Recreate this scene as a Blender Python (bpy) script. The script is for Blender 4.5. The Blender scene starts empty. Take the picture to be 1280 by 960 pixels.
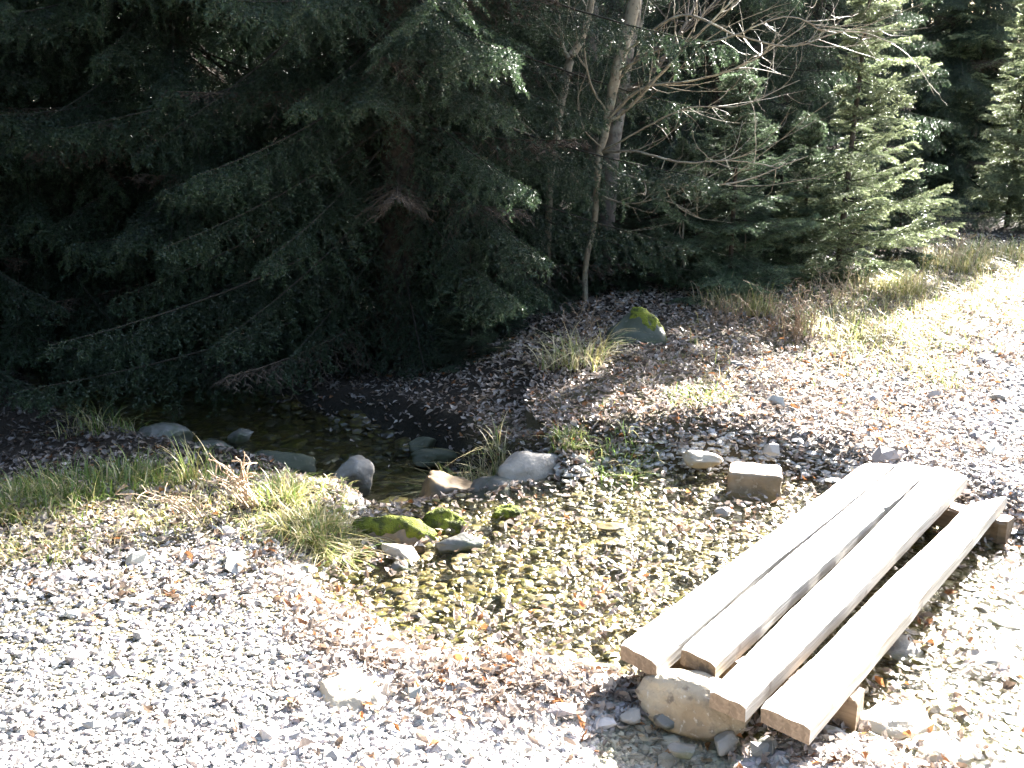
import bpy, math, random
import numpy as np
from mathutils import Vector
R_ = math.radians
sc = bpy.context.scene
# ------------------------------------------------------------------ camera, light, exposure
cam = bpy.data.objects.new('camera', bpy.data.cameras.new('camera'))
sc.collection.objects.link(cam); sc.camera = cam
CH = 1.65; PITCH = R_(15)
cam.location = (0, 0, CH); cam.rotation_euler = (R_(90) - PITCH, 0, 0)
cam.data.sensor_width = 36; cam.data.lens = 35; cam.data.clip_end = 500; cam.data.clip_start = .05
SUN_AZ = R_(38.0); SUN_EL = R_(26.5)          # azimuth from +Y towards +X
w = bpy.data.worlds.new('World'); sc.world = w; w.use_nodes = True
nt = w.node_tree; nt.nodes.clear()
sky = nt.nodes.new('ShaderNodeTexSky'); sky.sky_type = 'NISHITA'; sky.sun_disc = False
sky.sun_elevation = SUN_EL; sky.sun_rotation = SUN_AZ
sky.air_density = 1.0; sky.dust_density = 2.5
bg = nt.nodes.new('ShaderNodeBackground'); bg.inputs['Strength'].default_value = .05
wo = nt.nodes.new('ShaderNodeOutputWorld')
nt.links.new(sky.outputs[0], bg.inputs[0]); nt.links.new(bg.outputs[0], wo.inputs[0])
sl = bpy.data.lights.new('sun', 'SUN'); sl.energy = 5; sl.angle = R_(.5); sl.color = (1, .965, .915)
so = bpy.data.objects.new('sun', sl); sc.collection.objects.link(so)
sd = Vector((math.sin(SUN_AZ)*math.cos(SUN_EL), math.cos(SUN_AZ)*math.cos(SUN_EL), math.sin(SUN_EL)))
so.rotation_euler = (-sd).to_track_quat('-Z', 'Y').to_euler(); so.location = sd*60
sc.view_settings.view_transform = 'Standard'; sc.view_settings.look = 'None'
sc.view_settings.gamma = 1; sc.view_settings.use_curve_mapping = False
sc.view_settings.exposure = 4.1
cy = sc.cycles
cy.max_bounces = 5; cy.diffuse_bounces = 3; cy.glossy_bounces = 2; cy.transmission_bounces = 3
cy.transparent_max_bounces = 6; cy.caustics_reflective = False; cy.caustics_refractive = False
cy.use_denoising = True
cy.use_adaptive_sampling = True; cy.adaptive_threshold = .02; cy.sample_clamp_indirect = 6

# ------------------------------------------------------------------ helpers
rng = np.random.default_rng(7)
F = 1280/36*35
def at(px, py, z=0.):
    """ground point at height z seen at photo pixel (px,py)"""
    X = (px-640)/F; Y = (480-py)/F
    dy = math.cos(PITCH)+Y*math.sin(PITCH); dz = -math.sin(PITCH)+Y*math.cos(PITCH)
    t = (CH-z)/-dz
    return np.array([X*t, dy*t, z])
def ad(px, py, y):
    """point at distance y (world Y) on the ray of a photo pixel"""
    X = (px-640)/F; Y = (480-py)/F
    dy = math.cos(PITCH)+Y*math.sin(PITCH); dz = -math.sin(PITCH)+Y*math.cos(PITCH)
    t = y/dy
    return np.array([X*t, y, CH+dz*t])
_perm = np.random.default_rng(3).random((256, 256))
def vnoise(x, y, s=1., o=0):
    x = np.asarray(x, float)/s+o*17.3+100; y = np.asarray(y, float)/s+o*9.1+100
    xi = np.floor(x).astype(int); yi = np.floor(y).astype(int); fx = x-xi; fy = y-yi
    fx = fx*fx*(3-2*fx); fy = fy*fy*(3-2*fy)
    g = lambda a, b: _perm[a % 256, b % 256]
    return (g(xi, yi)*(1-fx)+g(xi+1, yi)*fx)*(1-fy)+(g(xi, yi+1)*(1-fx)+g(xi+1, yi+1)*fx)*fy-.5
def ss(a, b, x):
    t = np.clip((x-a)/(b-a), 0, 1); return t*t*(3-2*t)
def smin(a, k): return np.where(a > 0, a, 0)

def mesh_np(name, V, Fc, mats, col=None, midx=None, smooth=False):
    V = np.asarray(V, np.float32).reshape(-1, 3); Fc = np.asarray(Fc, np.int32)
    k = Fc.shape[1]
    me = bpy.data.meshes.new(name)
    me.vertices.add(len(V)); me.vertices.foreach_set('co', V.ravel())
    me.loops.add(Fc.size); me.loops.foreach_set('vertex_index', Fc.ravel())
    me.polygons.add(len(Fc))
    me.polygons.foreach_set('loop_start', np.arange(0, Fc.size, k, dtype=np.int32))
    me.polygons.foreach_set('loop_total', np.full(len(Fc), k, np.int32))
    for m in (mats if isinstance(mats, (list, tuple)) else [mats]): me.materials.append(m)
    if midx is not None: me.polygons.foreach_set('material_index', np.asarray(midx, np.int32))
    me.polygons.foreach_set('use_smooth', np.full(len(Fc), smooth, bool))
    if col is not None:
        a = me.color_attributes.new('col', 'FLOAT_COLOR', 'POINT')
        c = np.ones((len(V), 4), np.float32); c[:, :3] = col
        a.data.foreach_set('color', c.ravel())
    me.update(calc_edges=True)
    return me
def obj(name, me, parent=None, loc=(0, 0, 0)):
    o = bpy.data.objects.new(name, me); sc.collection.objects.link(o); o.location = loc
    if parent: o.parent = parent
    return o
def tag(o, label=None, cat=None, group=None, kind=None):
    if label: o['label'] = label
    if cat: o['category'] = cat
    if group: o['group'] = group
    if kind: o['kind'] = kind
    return o
def empty(name, loc, rz=0):
    o = bpy.data.objects.new(name, None); sc.collection.objects.link(o)
    o.location = loc; o.rotation_euler = (0, 0, rz); o.empty_display_size = .2
    return o

# ------------------------------------------------------------------ materials
def mat(name, base=(.5, .5, .5), rough=.8, attr=False, noise=None, bump=None, transl=0, spec=.3, hue=None, coat=0):
    m = bpy.data.materials.new(name); m.use_nodes = True
    t = m.node_tree; N = t.nodes; L = t.links; N.clear()
    out = N.new('ShaderNodeOutputMaterial'); b = N.new('ShaderNodeBsdfPrincipled')
    b.inputs['Roughness'].default_value = rough
    b.inputs['Specular IOR Level'].default_value = spec
    b.inputs['Coat Weight'].default_value = coat; b.inputs['Coat Roughness'].default_value = .08
    tc = N.new('ShaderNodeTexCoord')
    if attr:
        a = N.new('ShaderNodeAttribute'); a.attribute_name = 'col'; src = a.outputs['Color']
    else:
        a = N.new('ShaderNodeRGB'); a.outputs[0].default_value = (*base, 1); src = a.outputs[0]
    if noise:       # list of (scale, detail, colour, lo, hi)
        for (s, d, c, lo, hi) in noise:
            n = N.new('ShaderNodeTexNoise'); n.inputs['Scale'].default_value = s; n.inputs['Detail'].default_value = d
            L.new(tc.outputs['Object'], n.inputs['Vector'])
            r = N.new('ShaderNodeMapRange'); r.inputs[1].default_value = lo; r.inputs[2].default_value = hi
            L.new(n.outputs['Fac'], r.inputs[0])
            mx = N.new('ShaderNodeMix'); mx.data_type = 'RGBA'
            L.new(r.outputs[0], mx.inputs[0]); L.new(src, mx.inputs[6]); mx.inputs[7].default_value = (*c, 1)
            src = mx.outputs[2]
    L.new(src, b.inputs['Base Color'])
    if bump:
        prev = None
        for (s, d, st, dist) in bump:
            n = N.new('ShaderNodeTexNoise'); n.inputs['Scale'].default_value = s; n.inputs['Detail'].default_value = d
            L.new(tc.outputs['Object'], n.inputs['Vector'])
            bp = N.new('ShaderNodeBump'); bp.inputs['Strength'].default_value = st; bp.inputs['Distance'].default_value = dist
            L.new(n.outputs['Fac'], bp.inputs['Height'])
            if prev: L.new(prev, bp.inputs['Normal'])
            prev = bp.outputs[0]
        L.new(prev, b.inputs['Normal'])
    if transl:
        tr = N.new('ShaderNodeBsdfTranslucent'); L.new(src, tr.inputs['Color'])
        ms = N.new('ShaderNodeMixShader'); ms.inputs[0].default_value = transl
        L.new(b.outputs[0], ms.inputs[1]); L.new(tr.outputs[0], ms.inputs[2]); L.new(ms.outputs[0], out.inputs[0])
    else: L.new(b.outputs[0], out.inputs[0])
    return m
M_ground = mat('ground', attr=True, rough=.95, noise=[(60, 6, (.05, .04, .03), .52, .75)], bump=[(45, 6, 1, .03), (160, 4, 1, .012)])
M_gravel = mat('gravel', attr=True, rough=.75, bump=[(160, 3, .4, .003)])
M_cobble = mat('wet_cobbles', attr=True, rough=.35, spec=.5, noise=[(30, 4, (.10, .09, .02), .5, .7)], bump=[(120, 3, .4, .003)], coat=.3)
M_leaf = mat('dead_leaves', attr=True, rough=.38, transl=.25, spec=.5)
M_grass = mat('grass', attr=True, rough=.45, transl=.35, spec=.5)
M_needle = mat('spruce_needles', attr=True, rough=.38, transl=.35, spec=.6)
M_bark = mat('spruce_bark', (.075, .058, .045), .9, noise=[(18, 6, (.03, .025, .02), .4, .7), (6, 3, (.10, .10, .085), .62, .8)], bump=[(30, 6, 1, .02)])
M_twig = mat('bare_bark', (.21, .175, .125), .6, noise=[(12, 5, (.30, .29, .22), .5, .7), (40, 3, (.09, .07, .05), .55, .7)], bump=[(60, 4, .5, .004)])
M_greybark = mat('grey_bark', (.15, .12, .095), .8, noise=[(9, 5, (.22, .205, .17), .5, .7), (22, 4, (.08, .07, .055), .5, .7)], bump=[(30, 5, .8, .012)])
M_rock = mat('grey_rock', (.27, .25, .22), .8, noise=[(7, 6, (.16, .145, .12), .45, .65), (30, 5, (.38, .36, .33), .58, .75)], bump=[(12, 6, .8, .02), (80, 4, .5, .004)])
M_palerock = mat('pale_rock', (.44, .38, .29), .75, noise=[(9, 6, (.30, .27, .22), .45, .7), (40, 4, (.5, .48, .44), .6, .75)], bump=[(14, 5, .5, .012), (90, 4, .5, .003)])
M_brownrock = mat('brown_rock', (.20, .14, .08), .6, noise=[(10, 5, (.10, .085, .07), .45, .65), (25, 4, (.32, .22, .10), .6, .75)], bump=[(14, 6, .8, .015)], coat=.2)
M_boulder = mat('boulder_stone', (.40, .34, .25), .8, noise=[(5, 7, (.26, .20, .13), .45, .62), (26, 5, (.16, .13, .10), .60, .72), (60, 4, (.5, .46, .40), .6, .75)], bump=[(9, 6, .8, .03), (70, 5, .7, .006)])
M_tanrock = mat('tan_rock', (.30, .24, .17), .75, noise=[(9, 6, (.18, .14, .09), .45, .7), (40, 4, (.42, .37, .3), .6, .75)], bump=[(14, 5, .8, .015), (90, 4, .5, .004)])
M_wetrock = mat('wet_dark_rock', (.13, .125, .11), .45, noise=[(9, 5, (.07, .08, .05), .45, .65), (30, 4, (.2, .2, .17), .6, .75)], bump=[(14, 6, .8, .015)], coat=.2)
M_greenrock = mat('algae_green_rock', (.06, .068, .05), .7, noise=[(9, 5, (.04, .048, .028), .45, .65), (35, 4, (.10, .10, .08), .6, .75)], bump=[(14, 6, .7, .012)])
M_moss = mat('moss', (.13, .15, .016), .95, noise=[(25, 5, (.045, .055, .012), .45, .6), (60, 4, (.12, .09, .05), .62, .68)], bump=[(150, 4, 1, .012)])
def wood_mat(name, c1, c2, c3):
    m = bpy.data.materials.new(name); m.use_nodes = True
    t = m.node_tree; N = t.nodes; L = t.links; b = N['Principled BSDF']; b.inputs['Roughness'].default_value = .75
    tc = N.new('ShaderNodeTexCoord'); mp = N.new('ShaderNodeMapping'); mp.inputs['Scale'].default_value = (2.2, 34, 34)
    L.new(tc.outputs['Object'], mp.inputs[0])
    n = N.new('ShaderNodeTexNoise'); n.inputs['Scale'].default_value = 2; n.inputs['Detail'].default_value = 7; n.inputs['Distortion'].default_value = .6
    L.new(mp.outputs[0], n.inputs['Vector'])
    cr = N.new('ShaderNodeValToRGB'); cr.color_ramp.elements[0].position = .3; cr.color_ramp.elements[0].color = (*c1, 1)
    cr.color_ramp.elements[1].position = .7; cr.color_ramp.elements[1].color = (*c2, 1)
    L.new(n.outputs['Fac'], cr.inputs[0])
    n2 = N.new('ShaderNodeTexNoise'); n2.inputs['Scale'].default_value = 9; n2.inputs['Detail'].default_value = 6
    L.new(tc.outputs['Object'], n2.inputs['Vector'])
    mr = N.new('ShaderNodeMapRange'); mr.inputs[1].default_value = .62; mr.inputs[2].default_value = .75
    L.new(n2.outputs['Fac'], mr.inputs[0])
    mx = N.new('ShaderNodeMix'); mx.data_type = 'RGBA'; L.new(mr.outputs[0], mx.inputs[0]); L.new(cr.outputs[0], mx.inputs[6]); mx.inputs[7].default_value = (*c3, 1)
    L.new(mx.outputs[2], b.inputs['Base Color'])
    bp = N.new('ShaderNodeBump'); bp.inputs['Strength'].default_value = .8; bp.inputs['Distance'].default_value = .006
    L.new(n.outputs['Fac'], bp.inputs['Height']); L.new(bp.outputs[0], b.inputs['Normal'])
    return m
M_plank = wood_mat('weathered_plank', (.36, .32, .27), (.66, .63, .58), (.17, .13, .10))
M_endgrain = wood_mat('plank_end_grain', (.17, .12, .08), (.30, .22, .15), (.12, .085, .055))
M_beam = wood_mat('damp_beam', (.16, .11, .07), (.26, .19, .12), (.10, .08, .05))
def water_mat():
    m = bpy.data.materials.new('stream_water'); m.use_nodes = True
    t = m.node_tree; N = t.nodes; L = t.links; N.clear()
    out = N.new('ShaderNodeOutputMaterial'); tr = N.new('ShaderNodeBsdfTransparent'); tr.inputs[0].default_value = (.93, .93, .82, 1)
    g = N.new('ShaderNodeBsdfGlossy'); g.inputs['Roughness'].default_value = .06
    lw = N.new('ShaderNodeLayerWeight'); lw.inputs['Blend'].default_value = .5      # Schlick, the same from above and below
    pw = N.new('ShaderNodeMath'); pw.operation = 'POWER'; pw.inputs[1].default_value = 5; L.new(lw.outputs['Facing'], pw.inputs[0])
    fr = N.new('ShaderNodeMath'); fr.operation = 'MULTIPLY_ADD'; fr.inputs[1].default_value = .96; fr.inputs[2].default_value = .025; L.new(pw.outputs[0], fr.inputs[0])
    tc = N.new('ShaderNodeTexCoord'); mp = N.new('ShaderNodeMapping'); mp.inputs['Rotation'].default_value = (0, 0, R_(35)); mp.inputs['Scale'].default_value = (1, 2.2, 1)
    L.new(tc.outputs['Object'], mp.inputs[0]); prev = None
    for s, st, d in ((9, .6, .02), (34, .7, .008), (90, .5, .003)):
        n = N.new('ShaderNodeTexNoise'); n.inputs['Scale'].default_value = s; n.inputs['Detail'].default_value = 2; n.inputs['Distortion'].default_value = .5
        L.new(mp.outputs[0], n.inputs['Vector']); bp = N.new('ShaderNodeBump'); bp.inputs['Strength'].default_value = st; bp.inputs['Distance'].default_value = d
        L.new(n.outputs['Fac'], bp.inputs['Height'])
        if prev: L.new(prev, bp.inputs['Normal'])
        prev = bp.outputs[0]
    L.new(prev, g.inputs['Normal']); L.new(prev, lw.inputs['Normal'])
    mx = N.new('ShaderNodeMixShader'); L.new(fr.outputs[0], mx.inputs[0]); L.new(tr.outputs[0], mx.inputs[1]); L.new(g.outputs[0], mx.inputs[2])
    L.new(mx.outputs[0], out.inputs[0]); return m
M_water = water_mat()

# ------------------------------------------------------------------ terrain
# creek: x, y, half width, bed height, water level
CK = np.array([(-9, 15, .6, -.55, -.44), (-5, 10.2, .6, -.52, -.42), (-2.9, 7.4, .65, -.50, -.40), (-1.5, 6.2, .62, -.48, -.39),
               (-.85, 5.55, .5, -.46, -.38), (-.5, 5.0, .42, -.40, -.34), (-.2, 4.5, .5, -.16, -.105), (.05, 3.68, .86, -.135, -.10),
               (1.0, 3.85, 1.08, -.145, -.10), (1.7, 3.0, .9, -.16, -.105), (2.6, 2.2, .85, -.17, -.11), (4.5, .6, .9, -.2, -.13), (9, -3, 1, -.3, -.2)])
def creek(x, y):
    """distance/halfwidth, bed, level of nearest creek point"""
    x = np.asarray(x, float); y = np.asarray(y, float)
    best = np.full(x.shape, 1e9); bed = np.zeros(x.shape); lev = np.zeros(x.shape); dd = np.full(x.shape, 1e9)
    for a, b in zip(CK[:-1], CK[1:]):
        dx, dy = b[0]-a[0], b[1]-a[1]
        t = np.clip(((x-a[0])*dx+(y-a[1])*dy)/(dx*dx+dy*dy), 0, 1)
        d = np.hypot(x-a[0]-t*dx, y-a[1]-t*dy)
        hw = a[2]+(b[2]-a[2])*t
        q = d/hw; m = q < best
        best = np.where(m, q, best); bed = np.where(m, a[3]+(b[3]-a[3])*t, bed); lev = np.where(m, a[4]+(b[4]-a[4])*t, lev); dd = np.where(m, d-hw, dd)
    return best, bed, lev, dd
DL = lambda x, y: -.69*(x-2.8)+.72*(y-8.2)       # distance into the wood
def height(x, y):
    x = np.asarray(x, float); y = np.asarray(y, float)
    dl = DL(x, y)
    z = .05*vnoise(x, y, 1.3)+.025*vnoise(x, y, .4, 1)
    z += .10*np.exp(-((x+1.15)**2/.5+(y-4.35)**2/.12))                 # grassy mound on the near left bank
    z += .22*ss(-2.2, .4, dl)*ss(-.6, 1.2, x)                          # leafy bank under the right-hand trees
    z += .16*vnoise(x, y, 2.5, 3)*ss(0, 2, dl)
    z += (.17*np.maximum(dl-6, 0)+.25*vnoise(x, y, 5, 4)*ss(5, 12, dl))*1.0
    z -= .12*ss(-3.2, -1.0, dl)*ss(.4, -1.2, x)*ss(0, 1, y-3.8)        # the floor dips left of the creek
    z -= .25*ss(.5, 3, dl)*ss(1., -1.5, x)
    q, bed, lev, dd = creek(x, y)
    wob = .18*vnoise(x, y, .35, 7)+.2*vnoise(x, y, .9, 8)
    z -= .17*np.exp(-(((x-.42)**2)/.14+((y-2.45)**2)/.13))
    f = ss(1.25, .72, q+wob)
    bank = ss(1.1, .0, dd)*ss(-.05, -.2, bed+.18)
    z = z-(z-bed*.45)*bank*.5
    z = z*(1-f)+(bed+.02*vnoise(x, y, .15, 5)+.02*vnoise(x, y, .5, 6))*f
    return z
def axis(lo, hi, st, far, neg):
    a = list(np.arange(lo, hi, st)); s = st; v = a[-1]
    while v < far: s *= 1.12; v += s; a.append(v)
    s = st; v = a[0]; b = []
    while v > neg: s *= 1.12; v -= s; b.append(v)
    return np.array(b[::-1]+a)
gx = axis(-3.6, 4.2, .035, 140, -140); gy = axis(1.4, 8.6, .035, 160, -40)
X, Y = np.meshgrid(gx, gy); Z = height(X, Y)
nx, ny = len(gx), len(gy)
idx = np.arange(nx*ny).reshape(ny, nx)
Fq = np.stack([idx[:-1, :-1], idx[:-1, 1:], idx[1:, 1:], idx[1:, :-1]], -1).reshape(-1, 4)
def lerp(a, b, t): return a*(1-t[..., None])+np.array(b)*t[..., None]
def ground_col(x, y):
    q, bed, lev, dd = creek(x, y); dl = DL(x, y)
    c = np.zeros(x.shape+(3,))+np.array((.25, .235, .22))
    n = vnoise(x, y, .5, 11); n2 = vnoise(x, y, .18, 12)
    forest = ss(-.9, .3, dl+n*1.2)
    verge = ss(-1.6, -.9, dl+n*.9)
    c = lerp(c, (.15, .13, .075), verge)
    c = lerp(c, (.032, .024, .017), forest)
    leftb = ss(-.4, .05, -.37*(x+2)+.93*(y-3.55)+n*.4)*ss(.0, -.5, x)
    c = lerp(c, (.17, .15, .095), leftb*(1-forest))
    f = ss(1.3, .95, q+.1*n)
    wet = np.where((bed < -.25)[..., None], np.array((.02, .019, .014)), np.array((.075, .057, .028)))  # wet bed; in the hollow its shade is also put into the colour
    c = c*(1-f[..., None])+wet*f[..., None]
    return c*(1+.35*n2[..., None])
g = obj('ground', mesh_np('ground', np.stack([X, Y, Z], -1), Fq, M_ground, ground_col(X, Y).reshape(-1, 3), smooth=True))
tag(g, 'gravelly path and dark forest floor either side of the creek', kind='structure')
# water surface following the creek
wx = np.arange(-6, 5.5, .06); wy = np.arange(.2, 11.5, .06); WX, WY = np.meshgrid(wx, wy)
q, bed, lev, dd = creek(WX, WY)
WZ = lev+.003*vnoise(WX, WY, .12, 21)
okv = (q < 1.5)
idx = np.arange(WX.size).reshape(WX.shape)
Fw = np.stack([idx[:-1, :-1], idx[:-1, 1:], idx[1:, 1:], idx[1:, :-1]], -1).reshape(-1, 4)
Fw = Fw[okv.ravel()[Fw].all(1)]
tag(obj('water', mesh_np('water', np.stack([WX, WY, WZ], -1), Fw, M_water, smooth=True)), 'clear shallow stream running over cobbles', kind='structure')

# ------------------------------------------------------------------ stones
def ico(sub):
    import bmesh
    bm = bmesh.new(); bmesh.ops.create_icosphere(bm, subdivisions=sub, radius=1)
    v = np.array([x.co[:] for x in bm.verts]); f = np.array([[a.index for a in p.verts] for p in bm.faces]); bm.free()
    return v, f
ICO = {s: ico(s) for s in (1, 2, 3, 4)}
def rotmats(n, r, tilt=1.):
    a = r.random(n)*2*np.pi; b = (r.random(n)-.5)*tilt; c = (r.random(n)-.5)*tilt
    ca, sa, cb, sb, cc, sn = np.cos(a), np.sin(a), np.cos(b), np.sin(b), np.cos(c), np.sin(c)
    Z0 = np.zeros(n); O = np.ones(n)
    Rz = np.stack([ca, -sa, Z0, sa, ca, Z0, Z0, Z0, O], -1).reshape(n, 3, 3)
    Ry = np.stack([cb, Z0, sb, Z0, O, Z0, -sb, Z0, cb], -1).reshape(n, 3, 3)
    Rx = np.stack([O, Z0, Z0, Z0, cc, -sn, Z0, sn, cc], -1).reshape(n, 3, 3)
    return Rz @ Ry @ Rx
def pebbles(P, size, cols, r, sub=1, flat=.6, tilt=1., jag=.28):
    n = len(P); bv, bf = ICO[sub]
    V = np.repeat(bv[None], n, 0)
    V = V*(1+jag*(r.random((n, len(bv), 1))-.5)*2) if sub == 1 else V*(1+jag*.35*(r.random((n, len(bv), 1))-.5)*2)
    S = np.stack([1+.5*r.random(n), .7+.4*r.random(n), flat*(.7+.6*r.random(n))], -1)*size[:, None]
    V = V*S[:, None, :]
    V = np.einsum('nij,nvj->nvi', rotmats(n, r, tilt), V)+P[:, None, :]
    Fc = bf[None]+(np.arange(n)*len(bv))[:, None, None]
    C = np.repeat(cols[:, None, :], len(bv), 1)
    return V.reshape(-1, 3), Fc.reshape(-1, 3), C.reshape(-1, 3)
def rock_mesh(name, size, m, seed, cut=5, sub=4, rough=.10, box=0):
    """angular boulder: sphere cut by random planes, then roughened"""
    r = np.random.default_rng(seed); v, f = ICO[sub]; v = v.copy()
    if box: v = np.sign(v)*np.abs(v)**box; v = v/np.linalg.norm(v, axis=1)[:, None]*np.minimum(1/np.abs(v/np.linalg.norm(v, axis=1)[:, None]).max(1), 1.6)[:, None]*.9
    for k in range(cut):
        nrm = r.normal(size=3); nrm /= np.linalg.norm(nrm); d = .5+.32*r.random()
        h = v@nrm; v = v-np.where(h > d, h-d-(h-d)*.12, 0)[:, None]*nrm
    v = v/np.abs(v).max(0)
    nn = (vnoise(v[:, 0]*1.0+v[:, 2]*.7, v[:, 1]+v[:, 2]*.6, .35, seed)+.5*vnoise(v[:, 0]-v[:, 2], v[:, 1]*1.1+v[:, 2], .14, seed+1))
    v = v*(1+rough*nn+rough*.5*vnoise(v[:, 0]*1.3-v[:, 2], v[:, 1]+v[:, 2]*.8, .06, seed+2))[:, None]
    return mesh_np(name, v*np.array(size), f, m, smooth=True)
# scatter on the ground, density falls with distance, all inside the view plus a margin
def scatter(n, rmin, rmax, r, power=1.0, half=32):
    u = r.random(n); rad = rmin*(rmax/rmin)**u if power == 1 else (rmin**(1-power)+u*(rmax**(1-power)-rmin**(1-power)))**(1/(1-power))
    az = np.radians((r.random(n)-.5)*2*half)
    return np.stack([rad*np.sin(az), rad*np.cos(az)], -1)
r = np.random.default_rng(11)
P = np.concatenate([scatter(190000, 1.8, 15, r), scatter(90000, 1.8, 4.5, r)])
q, bed, lev, dd = creek(P[:, 0], P[:, 1]); dl = DL(P[:, 0], P[:, 1]); nz = vnoise(P[:, 0], P[:, 1], .5, 30)
leftb = .37*(P[:, 0]+2)*-1+.93*(P[:, 1]-3.55)
keep = (dd > -.15)&((dl+nz < -.8)|((P[:, 0] < -.3)&(leftb < .5)))&~((P[:, 0] < -.4)&(leftb+nz*.5 > -.1)&(r.random(len(P)) > .6*ss(1.0,.0,leftb)))
keep &= (dl < -1.7)|(r.random(len(P)) < .5)
P = P[keep]; n = len(P); dist = np.hypot(P[:, 0], P[:, 1])
size = (.0028+.0075*r.random(n)**2.6)*(1+dist*.14)
big = r.random(n) < .009; size = np.where(big, size*(1.8+1.6*r.random(n)), size)
size = np.where(np.arange(n) > n*.66, size*.62, size)
z = height(P[:, 0], P[:, 1])+size*.18
base = np.array((.335, .315, .30)); cols = base*(.6+.7*r.random((n, 1)))*(1+.09*(r.random((n, 3))-.5))
V, Fc, C = pebbles(np.c_[P, z], size, cols, r)
tag(obj('gravel', mesh_np('gravel', V, Fc, M_gravel, C)), 'pale grey crushed gravel covering the path', 'gravel', kind='stuff')
# cobbles of the stream bed and dark pool
r = np.random.default_rng(12)
P = scatter(85000, 2.0, 9.5, r)
q, bed, lev, dd = creek(P[:, 0], P[:, 1]); keep = (q < np.where(bed < -.25, .92, 1.08)+.1*vnoise(P[:, 0], P[:, 1], .3, 31)); P = P[keep]; bed = bed[keep]; lev = lev[keep]; q = q[keep]; n = len(P)
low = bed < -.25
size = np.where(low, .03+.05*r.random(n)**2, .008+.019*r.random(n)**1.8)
size = np.where((r.random(n) < .02), size*1.7, size)
nearshore = np.clip((q-.8)/.4, 0, 1)
z = height(P[:, 0], P[:, 1])+size*.15
up_ = (r.random(n) < .07)&~low; z = np.where(up_, lev-size*.05, z)
pal = np.array([(.12, .088, .036), (.09, .07, .03), (.145, .112, .06), (.055, .045, .027), (.10, .092, .028), (.19, .165, .12)])
cols = pal[r.integers(0, len(pal), n)]*(.7+.5*r.random((n, 1)))
cols = np.where(low[:, None], cols*np.array((.35, .37, .4)), cols)  # pool cobbles darkened, painting in the shade of the hollow
dry = (z+size*.3 > lev+.015)
cols = np.where(dry[:, None]&~low[:, None], np.array((.36, .34, .31))*(.6+.6*r.random((n, 1))), cols)
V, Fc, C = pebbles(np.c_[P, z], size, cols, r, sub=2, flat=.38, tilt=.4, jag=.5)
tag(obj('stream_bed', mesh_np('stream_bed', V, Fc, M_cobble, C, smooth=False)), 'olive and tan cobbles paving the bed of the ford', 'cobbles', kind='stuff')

# ------------------------------------------------------------------ dead leaves
def leaves(P, size, cols, r, lift=.006):
    n = len(P)
    # outline grid 3 across x 5 along, lens shaped, curled
    us = np.linspace(-1, 1, 5); ws = np.array([.05, .75, 1, .7, .04])*.42
    g0 = np.array([[(u, s*wd, 0) for s in (-1, 0, 1)] for u, wd in zip(us, ws)]).reshape(-1, 3)
    V = np.repeat(g0[None], n, 0)
    V[:, :, 1] *= (1+.5*(r.random((n, 15))-.5))*(.6+.8*r.random((n, 1)))
    V[:, :, 0] += .12*(r.random((n, 15))-.5)
    curl = (r.random(n)-.35)*2.0; fold = (r.random(n)-.1)*1.5; tw = (r.random(n)-.5)*1.8
    V[:, :, 2] = curl[:, None]*V[:, :, 0]**2*.55+fold[:, None]*np.abs(V[:, :, 1])*.9+tw[:, None]*V[:, :, 0]*V[:, :, 1]*1.2+.06*(r.random((n, 15))-.5)
    V = V*size[:, None, None]
    V = np.einsum('nij,nvj->nvi', rotmats(n, r, 1.3), V)+(P+np.array((0, 0, lift)))[:, None, :]
    q = []
    for i in range(4):
        for j in range(2): a = i*3+j; q.append((a, a+1, a+4, a+3))
    Fc = np.array(q)[None]+(np.arange(n)*15)[:, None, None]
    C = np.repeat(cols[:, None, :], 15, 1)
    return V.reshape(-1, 3), Fc.reshape(-1, 4), C.reshape(-1, 3)
r = np.random.default_rng(13)
P = scatter(120000, 2.0, 14, r)
x, y = P.T; q, bed, lev, dd = creek(x, y); dl = DL(x, y); nz = vnoise(x, y, .45, 40)+.6*vnoise(x, y, .15, 41)
dens = .012+np.zeros(len(P))
dens += (.9*ss(-2.4, -1.3, dl+nz)*ss(3.0, .9, dl)*ss(-.5, .1, x)*(.35+.65*ss(12,6,y))+.12*ss(-4.5,-2.5,dl)*(y>4))*(dd > .0)              # leafy bank
dens += .42*ss(.26, .0, np.abs(dd-.04)+nz*.22)*(bed > -.3)                       # drifts along the ford's edge
dens += .19*ss(1.2, .6, q+nz*.6)*(bed > -.3)*ss(.1, .45, nz+.2)               # leaves in the shallows
dens += .30*ss(-.5, .2, dl)
dens += .22*np.exp(-(((x+.0)**2)/.16+((y-2.75)**2)/.07))
dens += .16*ss(-.3, -.5, x)*ss(3.0, 3.4, y)*ss(5.2, 4.4, y)*(.4+1.2*ss(-.2,.5,nz))
dens -= .3*((bed < -.3)&(q < .8))
P = P[r.random(len(P)) < dens]; n = len(P); x, y = P.T
q, bed, lev, dd = creek(x, y); z = np.maximum(height(x, y), np.where(q < 1.2, lev, -9))
pal = np.array([(.36, .30, .255), (.29, .225, .18), (.42, .36, .32), (.20, .14, .10), (.33, .15, .06), (.47, .42, .37), (.25, .21, .19)])
wts = np.array([.24, .17, .2, .13, .06, .12, .08]); wts /= wts.sum()
cols = pal[r.choice(len(pal), n, p=wts)]*(.45+.7*r.random((n, 1)))
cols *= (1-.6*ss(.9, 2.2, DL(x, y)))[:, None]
V, Fc, C = leaves(np.c_[x, y, z+.003+.009*r.random(n)], (.011+.016*r.random(n)**1.5)*(1+.015*np.hypot(x, y)), cols, r)
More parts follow.
